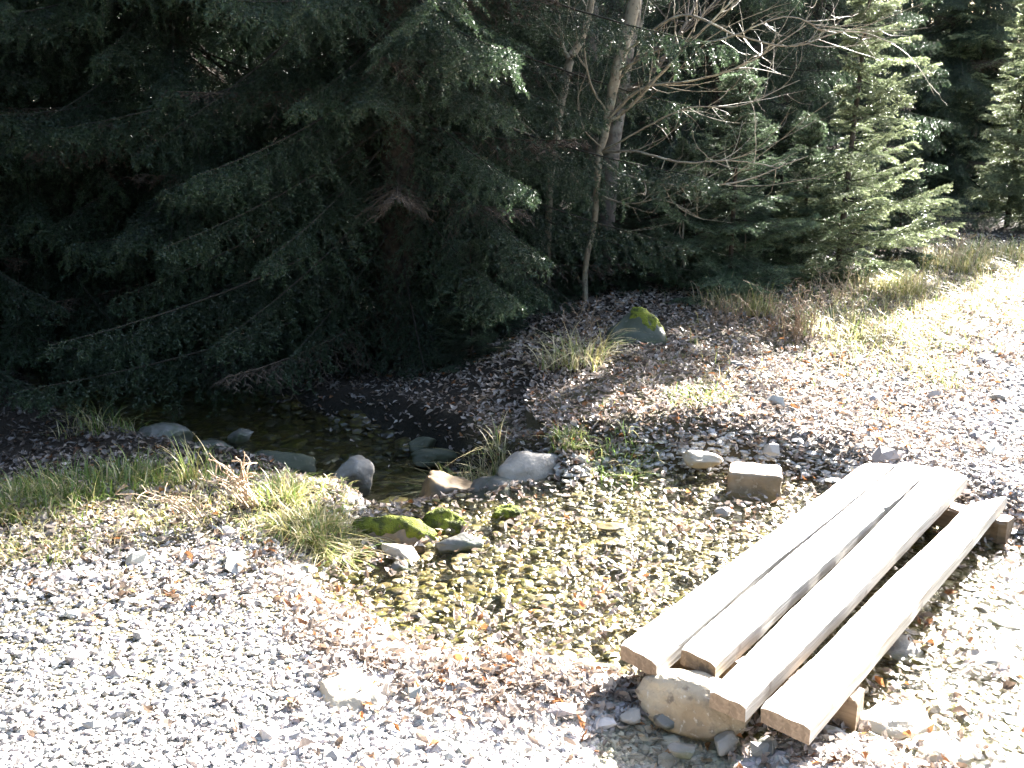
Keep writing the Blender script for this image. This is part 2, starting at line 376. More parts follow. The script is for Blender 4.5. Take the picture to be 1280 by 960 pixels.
tag(obj('leaf_litter', mesh_np('leaf_litter', V, Fc, M_leaf, C)), 'curled brown and tan dead leaves along banks and shallows', 'leaves', kind='stuff')

# ------------------------------------------------------------------ grass
def blades(P, h, lean, cols, r, w=.0028, segs=4, dirs=None, up=1.):
    n = len(P); a = r.random(n)*2*np.pi if dirs is None else dirs
    d = np.stack([np.cos(a), np.sin(a), np.zeros(n)], -1); s = np.stack([-np.sin(a), np.cos(a), np.zeros(n)], -1)
    t = np.linspace(0, 1, segs+1)
    out = lean[:, None]*h[:, None]*t**1.8; zz = h[:, None]*(t*up-.55*np.clip(lean[:, None], 0, 1.3)*t**2.4)
    c = P[:, None, :]+d[:, None, :]*out[:, :, None]; c[:, :, 2] += zz
    wd = (w*(1.05-t**1.5))[None, :, None]*(.7+.6*r.random((n, 1, 1)))
    V = np.stack([c-s[:, None, :]*wd, c+s[:, None, :]*wd], 2).reshape(n, -1, 3)
    q = np.array([(2*i, 2*i+1, 2*i+3, 2*i+2) for i in range(segs)])
    Fc = q[None]+(np.arange(n)*(2*(segs+1)))[:, None, None]
    return V.reshape(-1, 3), Fc.reshape(-1, 4), np.repeat(cols, 2*(segs+1), 0)
GREEN = np.array([(.13, .20, .04), (.17, .22, .06), (.10, .16, .04), (.30, .28, .11)])
DRY = np.array([(.46, .40, .23), (.40, .33, .19), (.52, .47, .30), (.30, .27, .10), (.24, .26, .08)])
def gcols(n, r, dry):
    c = np.where((r.random(n) < dry)[:, None], DRY[r.integers(0, len(DRY), n)], GREEN[r.integers(0, 4, n)])
    return c*(.75+.5*r.random((n, 1)))
r = np.random.default_rng(14)
P = scatter(130000, 2.6, 13, r); x, y = P.T
q, bed, lev, dd = creek(x, y); dl = DL(x, y); nz = vnoise(x, y, .4, 50)+.7*vnoise(x, y, .14, 51)
lb = .37*(x+2)*-1+.93*(y-3.55)
dL = ss(-.5, .05, lb+nz*.6)*ss(1.6, .6, lb)*ss(-.15, -.6, x)*(dd > .03)*(.55+.45*ss(-.3,.2,nz))
dR = ss(-1.5, -.8, dl+nz*.9)*ss(.9, .2, dl)*ss(1.7, 2.8, x)*.85
dM = .10*ss(-1.6, -.4, dl)*ss(1., 0, dl)*ss(-.2, .4, x)*ss(.15, .5, nz+.2)*(dd > .02)
k = r.random(len(P)) < (dL+dR+dM); P = P[k]; x, y = P.T; n = len(P); dl = DL(x, y); right = x > 1.2
z = height(x, y)
h = np.where(right, .06+.13*r.random(n)**1.5, .025+.055*r.random(n)**1.5)
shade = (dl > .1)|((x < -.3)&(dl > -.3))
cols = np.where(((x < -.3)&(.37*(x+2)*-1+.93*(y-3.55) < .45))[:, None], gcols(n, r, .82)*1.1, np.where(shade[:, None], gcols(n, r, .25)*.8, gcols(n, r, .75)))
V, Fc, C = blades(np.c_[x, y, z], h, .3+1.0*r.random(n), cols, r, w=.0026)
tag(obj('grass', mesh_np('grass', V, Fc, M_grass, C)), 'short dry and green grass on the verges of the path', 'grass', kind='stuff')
def tussock(name, px, py, z, n, spread, hmin, hmax, dry, label, seed, droop=1., up=1., w=.003, lean0=.2, group=None):
    r = np.random.default_rng(seed); c = at(px, py, z)
    c[2] = float(height(c[0], c[1]))
    a = r.random(n)*2*np.pi; rad = spread*1.25*np.sqrt(r.random(n))*(.55+.9*np.abs(vnoise(np.cos(a)*1.2, np.sin(a)*1.2, 1, seed)+.3))
    P = np.stack([rad*np.cos(a), rad*np.sin(a), np.zeros(n)], -1)
    P[:, 2] = height(c[0]+P[:, 0], c[1]+P[:, 1])-c[2]
    V, Fc, C = blades(P, hmin*.6+(hmax-hmin*.6)*r.random(n)**1.4, lean0+droop*r.random(n)*1.3, gcols(n, r, dry), r, w=w, segs=6, dirs=a+r.normal(size=n)*1.3, up=up)
    o = obj(name, mesh_np(name, V, Fc, M_grass, C), loc=c)
    return tag(o, label, 'grass tuft', group)
tussock('grass_tussock', 400, 642, .05, 1500, .15, .05, .17, .68, 'bushy sunlit tussock of green and straw blades hanging over the bank edge', 1, 1.3)
tussock('grass_tussock', 352, 618, .05, 420, .12, .05, .15, .5, 'upright green tuft just left of the big sunlit tussock', 2, .8)
tussock('grass_tussock', 245, 600, .0, 130, .11, .10, .32, .3, 'tall thin dark green tuft in shade behind the dry stalks', 3, .5)
tussock('grass_tussock', 600, 566, -.1, 900, .20, .10, .30, .75, 'long dry grass hanging down the bank above the grey bank boulder', 4, 1.6)
tussock('grass_tussock', 724, 462, .1, 260, .22, .10, .40, .85, 'arching straw tuft left of the mossy boulder', 5, 1.3)
tussock('grass_tussock', 778, 565, .0, 420, .15, .04, .12, .1, 'low green tuft at the shadow edge above the ford', 6, 1.)
tussock('grass_tussock', 712, 556, .0, 240, .08, .05, .12, .3, 'small tuft on the leafy bank above the grey bank boulder', 16, 1.)
tussock('grass_tussock', 125, 600, -.05, 1100, .38, .06, .20, .12, 'wide patch of lush green grass in shade at far left', 7, .8)
tussock('grass_tussock', 20, 640, -.05, 900, .30, .05, .15, .3, 'shaded grass patch at the left edge beside the sunlit verge', 8, .8)
tussock('grass_tussock', 880, 505, .1, 330, .16, .03, .09, .35, 'low mossy green clump among the leaves beyond the block stone', 9, 1.)
tussock('grass_tussock', 1105, 378, .1, 900, .40, .12, .34, .8, 'dense bleached verge grass right under the sunlit young spruce', 10, 1.)
tussock('grass_tussock', 1185, 348, .1, 800, .45, .12, .36, .8, 'tall bleached verge grass further along the path', 11, .9)
tussock('grass_tussock', 1255, 335, .1, 700, .45, .12, .34, .7, 'farthest tall pale grass clump at the right edge', 12, .9)
tussock('grass_tussock', 930, 408, .1, 420, .30, .12, .35, .85, 'thin shaded dry tuft between mossy boulder and dry weeds', 13, 1.)
tussock('grass_tussock', 1040, 420, .1, 500, .28, .08, .22, .8, 'sunlit straw clump at the corner of the tree shadow', 15, 1.)
tussock('grass_tussock', 128, 520, -.2, 200, .22, .06, .28, .4, 'dark tuft on the hummock at the mouth of the hollow', 14, 1.)

# ------------------------------------------------------------------ individual rocks
def rock(px, py, z, size, m, label, seed, rz=0, cut=8, moss=None, name='rock', tilt=(0, 0), rough=.16, group=None, box=0):
    c = at(px, py, z); o = obj(name, rock_mesh(name, size, m, seed, cut, rough=rough, box=box), loc=c)
    o.rotation_euler = (tilt[0], tilt[1], rz); tag(o, label, 'rock' if name == 'rock' else name.replace('_', ' '), group)
    if moss:        # a cap of moss grown over the top of the stone
        r = np.random.default_rng(seed); me = o.data
        v = np.array([q.co[:] for q in me.vertices]); f = np.array([p.vertices[:] for p in me.polygons])
        nrm = v/np.array(size)**2; nrm /= np.linalg.norm(nrm, axis=1)[:, None]
        u = v/np.array(size); sel = (u[:, 2]+.55*vnoise(u[:, 0], u[:, 1], .3, seed)+.5*vnoise(u[:, 0], u[:, 1], .1, seed+3)+moss[0]*u[:, 0]+moss[1]*u[:, 1]) > moss[2]
        ff = f[sel[f].any(1)]; ids, inv = np.unique(ff, return_inverse=True)
        d = np.where(sel[ids], .002+.012*r.random(len(ids)), -.004)
        obj('moss', mesh_np('moss', v[ids]+nrm[ids]*d[:, None], inv.reshape(-1, 3), M_moss, smooth=True), o)
    return o
rock(866, 880, -.06, (.175, .11, .095), M_boulder, 'smooth rounded pale boulder propping the near plank ends', 101, rz=-.45, cut=1, rough=.12, name='boulder')
rock(943, 603, -.07, (.125, .085, .07), M_tanrock, 'rectangular block of stone standing in the ford beyond the planks', 122, rz=-.25, cut=0, rough=.07, box=.8)
rock(874, 574, -.02, (.11, .07, .04), M_palerock, 'flat pale stone just left of the rectangular block', 103, rz=-.3, cut=6)
rock(440, 872, -.03, (.10, .17, .085), M_palerock, 'big pale boulder half buried at the near left shore of the ford', 104, rz=.5, cut=6, rough=.16, name='boulder')
rock(497, 672, -.12, (.20, .12, .11), M_brownrock, 'broad low rock with dull yellow moss beside the dark pool', 105, rz=-.1, cut=5, moss=(0, .4, .25))
rock(560, 657, -.11, (.115, .075, .075), M_rock, 'rock capped with vivid green moss', 106, rz=.1, cut=4, moss=(0, 0, -.1))
rock(635, 643, -.09, (.065, .045, .035), M_rock, 'small bright mossy stone right of the green capped rock', 107, rz=.1, cut=4, moss=(0, 0, -.2))
rock(500, 692, -.10, (.095, .055, .05), M_palerock, 'pale brown wedge stone in front of the low yellow moss rock', 108, rz=-.5, cut=7)
rock(497, 712, -.12, (.055, .04, .04), M_wetrock, 'small dark stone below the pale brown wedge stone', 118, rz=.4, cut=7)
rock(577, 680, -.10, (.12, .06, .045), M_wetrock, 'dark flat stone in front of the green moss rock', 109, rz=.25, cut=6)
rock(556, 622, -.24, (.20, .14, .15), M_brownrock, 'orange stained boulder with a sunlit edge at the lip of the dark pool', 110, rz=-.5, cut=5, name='boulder')
rock(622, 620, -.18, (.16, .11, .10), M_wetrock, 'wet dark boulder right of the orange stained boulder', 111, rz=-.3, cut=5, name='boulder')
rock(663, 592, -.12, (.22, .13, .13), M_rock, 'large grey boulder set in the bank below the hanging dry grass', 112, rz=.6, cut=6, name='boulder')
rock(352, 582, -.33, (.25, .15, .10), M_greenrock, 'broad flat greenish boulder lying in the shaded creek', 113, rz=0, cut=3, name='boulder')
rock(440, 598, -.32, (.13, .10, .13), M_rock, 'upright pointed stone behind the sunlit tussock', 114, rz=.2, cut=6)
rock(541, 572, -.32, (.17, .09, .05), M_greenrock, 'long low greenish stone across the pool', 115, rz=.1, cut=8)
rock(530, 556, -.30, (.10, .07, .08), M_greenrock, 'rounded stone topping the far side of the pool', 116, rz=.6, cut=9)
rock(795, 445, .08, (.22, .2, .30), M_greenrock, 'big grey boulder with a bright moss cap under the bare sapling', 117, rz=.3, cut=6, moss=(.6, .1, .98), name='boulder')
rock(150, 575, -.35, (.13, .09, .08), M_rock, 'dim stone at the foot of the green grass in the hollow', 119, cut=9)
rock(205, 548, -.36, (.17, .12, .10), M_wetrock, 'dark round boulder left of the creek in the hollow', 120, cut=5, name='boulder')
rock(262, 560, -.38, (.14, .10, .07), M_wetrock, 'dark flat stone behind the dry stalks', 121, cut=9)
rock(300, 545, -.38, (.09, .07, .05), M_wetrock, 'small dark stone in midstream of the hollow', 123, cut=9)
rock(640, 606, -.15, (.08, .06, .05), M_rock, 'fist sized grey stone at the foot of the large grey boulder', 124, cut=6)
rock(725, 577, -.05, (.05, .04, .035), M_palerock, 'small pale stone on the leafy bank below the low tuft', 125, cut=6)
rock(1250, 497, .0, (.08, .06, .04), M_rock, 'flat grey stone on the path near the right edge', 126, rz=.3, cut=6)
rock(1215, 478, .0, (.07, .05, .04), M_rock, 'grey stone on the path left of the flat one', 127, rz=.9, cut=6)
rock(1120, 905, -.12, (.14, .10, .05), M_palerock, 'broad flat cobble in glittering water right of the bridge', 128, rz=.2, cut=9)
rock(1180, 945, -.13, (.15, .10, .05), M_palerock, 'large flat cobble at the bottom right in the stream', 129, rz=-.4, cut=9)
rock(1130, 815, -.13, (.10, .07, .05), M_rock, 'grey cobble breaking the water beside the outer plank', 130, rz=.7, cut=6)
rock(1228, 830, -.13, (.12, .08, .05), M_rock, 'rounded grey cobble in midstream at right', 131, rz=.1, cut=8)
for i, (px, py, s, lb) in enumerate([(855, 938, .045, 'angular dark grey stone in the shadow under the pale boulder'), (905, 928, .05, 'angular stone left of the third plank end shadow'),
        (830, 900, .035, 'small stone touching the left foot of the pale boulder'), (790, 895, .04, 'flat grey stone in the bridge shadow left of the pale boulder'),
        (960, 935, .045, 'leaf strewn grey stone below the outer plank end'), (1095, 945, .05, 'small dark stone at the water edge below the outer plank'),
        (620, 905, .04, 'grey stone among brown leaves on the near shore'), (700, 925, .05, 'grey stone with leaves at the bottom edge of the shore'),
        (1010, 640, .05, 'dark little stone between the rectangular block and the planks'), (905, 640, .045, 'low small stone in the ford in front of the rectangular block')]):
    rock(px, py, -.085, (s*1.05, s*.75, s*.5), (M_wetrock, M_rock)[i % 2], lb, 140+i, rz=i*1.1, cut=7)

# ------------------------------------------------------------------ plank footbridge
DZ = .06
def edge(pts): return [at(px, py, DZ)[:2] for px, py in pts]
planks = [((775, 803), (1081, 577), (820, 826), (1122, 579)), ((851, 808), (1127, 575), (894, 829), (1168, 583)),
          ((887, 862), (1171, 581), (936, 882), (1213, 596)), ((954, 880), (1212, 628), (1013, 908), (1263, 619))]
bridge = empty('plank_footbridge', (*at(1010, 740, 0)[:2], 0))
tag(bridge, 'low footbridge of four bleached worn planks laid over the stream', 'footbridge')
B0 = np.array(bridge.location)
plabs = ['innermost plank beside the ford, sagging lowest at its near end', 'second plank, its end set back beside the rounded boulder',
         'third plank with a knot near its end, resting on the boulder', 'outermost plank, separated by a wide dark gap']
for i, (a, b, c, d) in enumerate(planks):
    r = np.random.default_rng(200+i)
    A, B, Cc, D = edge([a, b, c, d])
    na, nb = 90, 9; th = .058
    t = np.linspace(0, 1, na); s = np.linspace(0, 1, nb)
    L_ = A[None]+(B-A)[None]*t[:, None]; R2 = Cc[None]+(D-Cc)[None]*t[:, None]
    nrm = np.array([(B-A)[1], -(B-A)[0]]); nrm /= np.linalg.norm(nrm); Cc = Cc-nrm*.002; D = D-nrm*.008; R2 = Cc[None]+(D-Cc)[None]*t[:, None]
    L_ = L_+nrm*(.003*vnoise(t, t*0+i, .06, 60)+.008*vnoise(t, t*0+i, .3, 61))[:, None]
    R2 = R2+nrm*(.004*vnoise(t, t*0+i, .06, 62)+.012*vnoise(t, t*0+i, .3, 63)-.014*(vnoise(t, t*0+i, .035, 66) > .40))[:, None]
    zt = .012*vnoise(t, t*0+i*3, .5, 64)
    rings = []
    for k in range(na):
        top = [np.array([*(L_[k]*(1-v)+R2[k]*v), DZ+zt[k]+.004*vnoise(t[k]*20, v*3, 1, 65+i)-.004*(abs(v-.5)*2)**10]) for v in s]
        bot = [np.array([*(L_[k]*(1-v)+R2[k]*v), DZ+zt[k]-th+.004*vnoise(t[k]*12, v*3, 1, 75+i)]) for v in s[::-1]]
        # worn chamfered arrises
        top[0][2] -= .003*r.random(); top[-1][2] -= .004*r.random()
        rings.append(top+bot)
    V = np.array(rings)
    ax = (B-A)/np.linalg.norm(B-A)
    for e, sg in ((0, 1), (-1, -1)):        # ragged, slightly rounded ends
        off = .010*vnoise(np.arange(2*nb)*.6, np.arange(2*nb)*0+i, 1, 80+(e == 0))
        V[e, :, :2] += ax*off[:, None]; V[e, :nb, 2] -= .006
    m = 2*nb; V = V.reshape(-1, 3)
    Fc = [(k*m+j, k*m+(j+1) % m, (k+1)*m+(j+1) % m, (k+1)*m+j) for k in range(na-1) for j in range(m)]
    for k, fl in ((0, 0), (na-1, 1)):
        for j in range(nb-1):
            f_ = (k*m+j, k*m+m-1-j, k*m+m-2-j, k*m+j+1); Fc.append(f_ if not fl else f_[::-1])
    # local frame along the plank so the grain follows it
    ang = math.atan2(ax[1], ax[0]); ca, sa = math.cos(-ang), math.sin(-ang)
    o3 = np.array([*A, 0]); W = V-o3
    W = np.stack([W[:, 0]*ca-W[:, 1]*sa, W[:, 0]*sa+W[:, 1]*ca, W[:, 2]], -1)
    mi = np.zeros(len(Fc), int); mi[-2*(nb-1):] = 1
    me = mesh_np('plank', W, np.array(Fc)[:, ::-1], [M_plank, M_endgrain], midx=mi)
    o = obj('plank', me, bridge, loc=o3-B0); o.rotation_euler = (0, 0, ang); o['label'] = plabs[i]
def beam(p0, p1, wd, z0, z1, seed):
    a = np.array(p0); b = np.array(p1); L = np.linalg.norm(b-a); n = 24
    t = np.linspace(0, L, n); pts = []
    for k, tt in enumerate(t):
        w_ = wd/2*(1+.1*vnoise(tt, seed, .1, 90)); e = .012
        pts.append([(tt, -w_, z0), (tt, w_, z0), (tt, w_, z1-e), (tt, w_-e, z1), (tt, -w_+e, z1), (tt, -w_, z1-e)])
    V = np.array(pts).reshape(-1, 3); V[:, 1:] += .004*np.random.default_rng(seed).normal(size=(len(V), 2))
    V[:6, 0] += .006*np.random.default_rng(seed+1).normal(size=6)
    me = bpy.data.meshes.new('beam')
    faces = [(k*6+j, k*6+(j+1) % 6, k*6+6+(j+1) % 6, k*6+6+j) for k in range(n-1) for j in range(6)]+[tuple(range(5, -1, -1)), tuple(range((n-1)*6, n*6))]
    me.from_pydata(V.tolist(), [], faces); me.materials.append(M_beam)
    o = obj('beam', me, bridge, loc=np.array([*a, 0])-B0); o.rotation_euler = (0, 0, math.atan2(*(b-a)[::-1])); return o
zb = DZ-.058-.006
beam(at(842, 800, zb)[:2], at(1077, 868, zb)[:2], .09, -.13, zb, 5)
beam(at(1062, 600, zb)[:2], at(1264, 650, zb)[:2], .10, -.10, zb, 6)

# ------------------------------------------------------------------ tubes (trunks, branches, stalks)
class TB:
    def __init__(s): s.V = []; s.F = []; s.n = 0
    def tube(s, pts, rad, k=6):
        pts = np.asarray(pts, float); rad = np.asarray(rad, float); m = len(pts)
        d = np.gradient(pts, axis=0); d /= np.linalg.norm(d, axis=1)[:, None]+1e-9
        ref = np.where(np.abs(d[:, 2:3]) > .9, np.array([[1., 0, 0]]), np.array([[0, 0, 1.]]))
        u = np.cross(d, ref); u /= np.linalg.norm(u, axis=1)[:, None]+1e-9; v = np.cross(d, u)
        a = np.arange(k)/k*2*np.pi
        ring = pts[:, None]+rad[:, None, None]*(np.cos(a)[None, :, None]*u[:, None]+np.sin(a)[None, :, None]*v[:, None])
        i = np.arange(m*k).reshape(m, k)
        f = np.stack([i[:-1], np.roll(i[:-1], -1, 1), np.roll(i[1:], -1, 1), i[1:]], -1).reshape(-1, 4)+s.n
        s.V.append(ring.reshape(-1, 3)); s.F.append(f); s.n += m*k
    def mesh(s, name, m, smooth=True): return mesh_np(name, np.concatenate(s.V), np.concatenate(s.F), m, smooth=smooth)
def smooth_path(pts, n=None, wob=0, seed=0):
    pts = np.asarray(pts, float); m = len(pts); n = n or m*5
    t = np.linspace(0, m-1, n); i = np.clip(np.floor(t).astype(int), 0, m-2); f = (t-i)[:, None]
    P = np.vstack([2*pts[0]-pts[1], pts, 2*pts[-1]-pts[-2]]); a, b, c, d = P[i], P[i+1], P[i+2], P[i+3]
    out = .5*((2*b)+(-a+c)*f+(2*a-5*b+4*c-d)*f**2+(-a+3*b-3*c+d)*f**3)
    if wob:
        r = np.random.default_rng(seed); w_ = np.cumsum(r.normal(size=(n, 3)), 0)*wob; w_ -= np.linspace(0, 1, n)[:, None]*w_[-1]; out += w_
    return out

# ------------------------------------------------------------------ spruces
def needle_tris(A, Bv, r, dens, nl, nw, col):
    """A,B segment ends -> needle triangles all round every twig"""
    L = np.linalg.norm(Bv-A, axis=1); cnt = np.maximum(3, (L*dens*(.8+.4*r.random(len(L)))).astype(int))
    k = np.repeat(np.arange(len(L)), cnt); n = len(k)
    t = r.random(n)[:, None]; d = (Bv-A)/np.maximum(L, 1e-6)[:, None]; d = d[k]
    p = A[k]+(Bv-A)[k]*t
    q = r.normal(size=(n, 3)); q -= d*(q*d).sum(1)[:, None]; q /= np.linalg.norm(q, axis=1)[:, None]; q[:, 2] += .25
    nd = d*.75+q*.75; nd /= np.linalg.norm(nd, axis=1)[:, None]
    s = np.cross(nd, r.normal(size=(n, 3))); s /= np.linalg.norm(s, axis=1)[:, None]
    ln = nl*(.7+.6*r.random(n))[:, None]
    V = np.stack([p-s*nw*.5, p+s*nw*.5, p+nd*ln], 1).reshape(-1, 3)
    C = np.repeat(col[k]*(.8+.4*r.random((n, 1))), 3, 0)
    return V, C
def branch_twigs(r, L, s0, weep, sp, maxl, ang=50):
    """twig segments for one branch along +X, z up; returns A,B and a 0..1 tip factor"""
    n = max(4, int(L*(1-s0)/sp)); s = np.linspace(s0, 1, n); s = np.concatenate([s, s+sp*.5/L]); side = np.repeat([1, -1], n); s = np.clip(s, 0, 1)
    ax = lambda u: np.stack([L*u, 0*u, L*(-.10*u+.14*u*u)-weep*L*.22*u], -1)
    base = ax(s); l = (np.minimum(maxl, .42*L)*(1-s)**.65+.07)*(.6+.6*r.random(len(s)))
    a = np.radians(ang+12*r.normal(size=len(s))); dz = -weep*(.25+.9*r.random(len(s)))
    d = np.stack([np.cos(a), np.sin(a)*side, dz], -1); d /= np.linalg.norm(d, axis=1)[:, None]
    As = []; Bs = []; T = []
    K = 4
    prev = base
    for k in range(1, K+1):                     # the branchlet itself, sagging
        u = k/K; p = base+d*(l*u)[:, None]; p[:, 2] -= weep*.45*l*u*u; p += r.normal(size=p.shape)*.006
        As.append(prev); Bs.append(p); T.append(s*.5+u*.5)
        m = len(s)                              # side twigs
        for sg in (-1, 1):
            tl = (.42*l*(1-u*.8)+.03)*(.6+.7*r.random(m))
            e = d*.75; e = e+np.stack([-d[:, 1]*sg, d[:, 0]*sg, -weep*(.2+.9*r.random(m))-.05], -1)*.75+r.normal(size=(m, 3))*.12
            e /= np.linalg.norm(e, axis=1)[:, None]; pp = prev+(p-prev)*r.random((m, 1))
            As.append(pp); Bs.append(pp+e*tl[:, None]); T.append(s*.4+u*.6)
        prev = p
    u = np.linspace(s0, 1, max(3, int(L/.1))); q = ax(u); As.append(q[:-1]); Bs.append(q[1:]); T.append(u[1:])
    return np.concatenate(As), np.concatenate(Bs), np.concatenate(T), ax
def spruce(seed, H, R, z0, step, per, weep, sp, maxl, dens, nl, nw, cols, zdet=99, trunk_r=None, bare=.25, dead=0., azf=None, up=0., lean=(0, 0), jit=.14, lv=.5):
    """returns dict of meshes for one spruce; detail is full below zdet"""
    r = np.random.default_rng(seed); VV = []; CC = []; tb = TB(); dead_tb = TB()
    trunk_r = trunk_r or H*.011+.02
    zz = np.linspace(-.3, H, 24); tx = lean[0]*(np.maximum(zz, 0)/H)**1.5+.02*H/8*np.sin(zz*1.1+seed); ty = lean[1]*(np.maximum(zz, 0)/H)**1.5+.02*H/8*np.cos(zz*.9+seed)
    tr = trunk_r*(1-np.clip(zz, 0, H)/H)**.8+.006; tr[:3] *= np.array([1.5, 1.25, 1.1])
    tkt = TB(); tkt.tube(np.stack([tx, ty, zz], -1), tr, 12)
    z = z0; ndead = 0
    while z < H*.985:
        hf = z/H
        k = per if z < zdet else max(3, per-2)
        a0 = r.random()*6.28
        for j in range(k):
            az = a0+j*6.283/k+r.normal()*.25; zb_ = z+r.normal()*step*.3
            L = max(.12, R*((1-hf)**.75)*(1-lv*.5+lv*(r.random()-.1))*(1 if azf is None else azf(az, zb_)))
            if L < .1: continue
            fine = z < zdet
            ups = up+(.55*max(0, hf-.55)/.45)-.10+r.normal()*jit
            A, B_, T, ax = branch_twigs(r, L, bare if L > .8 else .08, weep*(1-hf*.6), sp*(1 if fine else 2.0), maxl, 50)
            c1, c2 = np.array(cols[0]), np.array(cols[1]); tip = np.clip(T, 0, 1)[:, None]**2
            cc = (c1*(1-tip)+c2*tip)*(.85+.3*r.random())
            V, C = needle_tris(A, B_, r, dens*(1 if fine else .45), nl*(1 if fine else 1.5), nw*(1 if fine else 1.9), cc)
            ca, sa = math.cos(az), math.sin(az); cu, su = math.cos(ups), math.sin(ups)
            Rm = np.array([[ca*cu, -sa, -ca*su], [sa*cu, ca, -sa*su], [su, 0, cu]])
            o = np.array([np.interp(zb_, zz, tx), np.interp(zb_, zz, ty), zb_])
            VV.append(V@Rm.T+o); CC.append(C)
            u = np.linspace(0, 1, 8); tb.tube(ax(u)@Rm.T+o, (.003+.0042*L)*(1-u*.85), 4)
            if fine:                                # thin wood of the branchlets
                As = A[:len(A)]; m = r.choice(len(As), min(len(As), 60), replace=False)
                for q_ in m:
                    tb.tube(np.stack([A[q_], B_[q_]])@Rm.T+o, [.0028, .0015], 3)
        z += step*(.8+.4*r.random())*(1 if z < zdet else 1.5)
    if dead:                                        # dead brown lower twigs
        for j in range(int(dead)):
            az = r.random()*6.28; zb_ = .5+r.random()*min(3.2, H*.5); L = R*(.35+.45*r.random())
            A, B_, T, ax = branch_twigs(r, L, .1, .55, .09, .4)
            ca, sa = math.cos(az), math.sin(az); Rm = np.array([[ca, -sa, 0], [sa, ca, 0], [0, 0, 1]]); o = np.array([0, 0, zb_])
            u = np.linspace(0, 1, 8); dead_tb.tube(ax(u)@Rm.T+o, .012*(1-u*.8), 4)
            for q_ in range(0, len(A)): dead_tb.tube(np.stack([A[q_], (A[q_]+B_[q_])/2+r.normal(size=3)*.008, B_[q_]])@Rm.T+o, [.004, .003, .0015], 3)
    V = np.concatenate(VV); C = np.concatenate(CC)
    out = {'trunk': tkt.mesh('trunk', M_bark), 'limbs': tb.mesh('limbs', M_limb),
           'crown': mesh_np('crown', V, np.arange(len(V)).reshape(-1, 3), M_needle, C)}
    if dead: out['dead_twigs'] = dead_tb.mesh('dead_twigs', M_deadtwig)
    return out
M_deadtwig = mat('dead_twigs', (.085, .064, .048), .85)
M_limb = mat('limb_bark', (.036, .030, .024), .9)
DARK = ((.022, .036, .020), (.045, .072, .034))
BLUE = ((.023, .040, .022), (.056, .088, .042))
LIT = ((.10, .13, .065), (.29, .33, .18))  # needles brightened, sunlight painted into their colour
def plant_tree(kind, meshes, x, y, rz, label, s=1., group=None, name='spruce_tree', cat='spruce tree', dz=0):
    o = empty(name, (x, y, float(height(x, y))-.03+dz), rz); o.scale = (s, s, s)
    for k, me in meshes.items(): obj(k, me, o)
    return tag(o, label, cat, group)
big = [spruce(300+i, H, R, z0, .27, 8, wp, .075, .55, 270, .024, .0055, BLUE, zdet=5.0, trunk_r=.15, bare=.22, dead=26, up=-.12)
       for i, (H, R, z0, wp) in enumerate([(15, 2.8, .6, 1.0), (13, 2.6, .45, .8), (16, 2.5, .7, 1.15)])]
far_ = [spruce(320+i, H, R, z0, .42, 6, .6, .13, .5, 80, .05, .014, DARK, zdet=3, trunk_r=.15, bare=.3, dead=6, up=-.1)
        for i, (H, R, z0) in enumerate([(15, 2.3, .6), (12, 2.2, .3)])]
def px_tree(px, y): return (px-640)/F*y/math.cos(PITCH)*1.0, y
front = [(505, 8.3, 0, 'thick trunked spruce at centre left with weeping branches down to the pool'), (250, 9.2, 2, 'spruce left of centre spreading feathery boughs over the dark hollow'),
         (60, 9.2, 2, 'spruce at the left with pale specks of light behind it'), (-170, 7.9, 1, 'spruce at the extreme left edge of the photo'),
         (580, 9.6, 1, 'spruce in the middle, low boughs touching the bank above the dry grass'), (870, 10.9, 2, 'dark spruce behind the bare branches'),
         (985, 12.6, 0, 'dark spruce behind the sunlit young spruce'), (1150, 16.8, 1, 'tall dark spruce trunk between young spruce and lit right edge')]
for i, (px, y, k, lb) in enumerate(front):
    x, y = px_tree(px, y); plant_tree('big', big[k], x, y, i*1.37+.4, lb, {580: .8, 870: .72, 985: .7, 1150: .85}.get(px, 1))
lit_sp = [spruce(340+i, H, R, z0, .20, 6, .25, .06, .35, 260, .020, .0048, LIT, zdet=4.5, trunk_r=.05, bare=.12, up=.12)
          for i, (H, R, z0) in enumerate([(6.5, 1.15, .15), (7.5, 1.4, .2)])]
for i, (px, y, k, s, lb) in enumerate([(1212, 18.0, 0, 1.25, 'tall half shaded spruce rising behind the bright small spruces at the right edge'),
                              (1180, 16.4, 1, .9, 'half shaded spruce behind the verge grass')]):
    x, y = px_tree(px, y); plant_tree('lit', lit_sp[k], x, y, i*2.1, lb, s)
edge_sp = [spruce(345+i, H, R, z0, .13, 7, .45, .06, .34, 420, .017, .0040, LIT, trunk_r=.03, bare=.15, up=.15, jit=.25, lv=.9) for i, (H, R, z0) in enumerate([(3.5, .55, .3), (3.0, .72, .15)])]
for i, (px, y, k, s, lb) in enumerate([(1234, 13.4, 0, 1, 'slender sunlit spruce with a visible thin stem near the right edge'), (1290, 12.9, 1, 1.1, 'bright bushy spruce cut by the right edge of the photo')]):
    x, y = px_tree(px, y); plant_tree('edge', edge_sp[k], x, y, i*2.1+.5, lb, s)
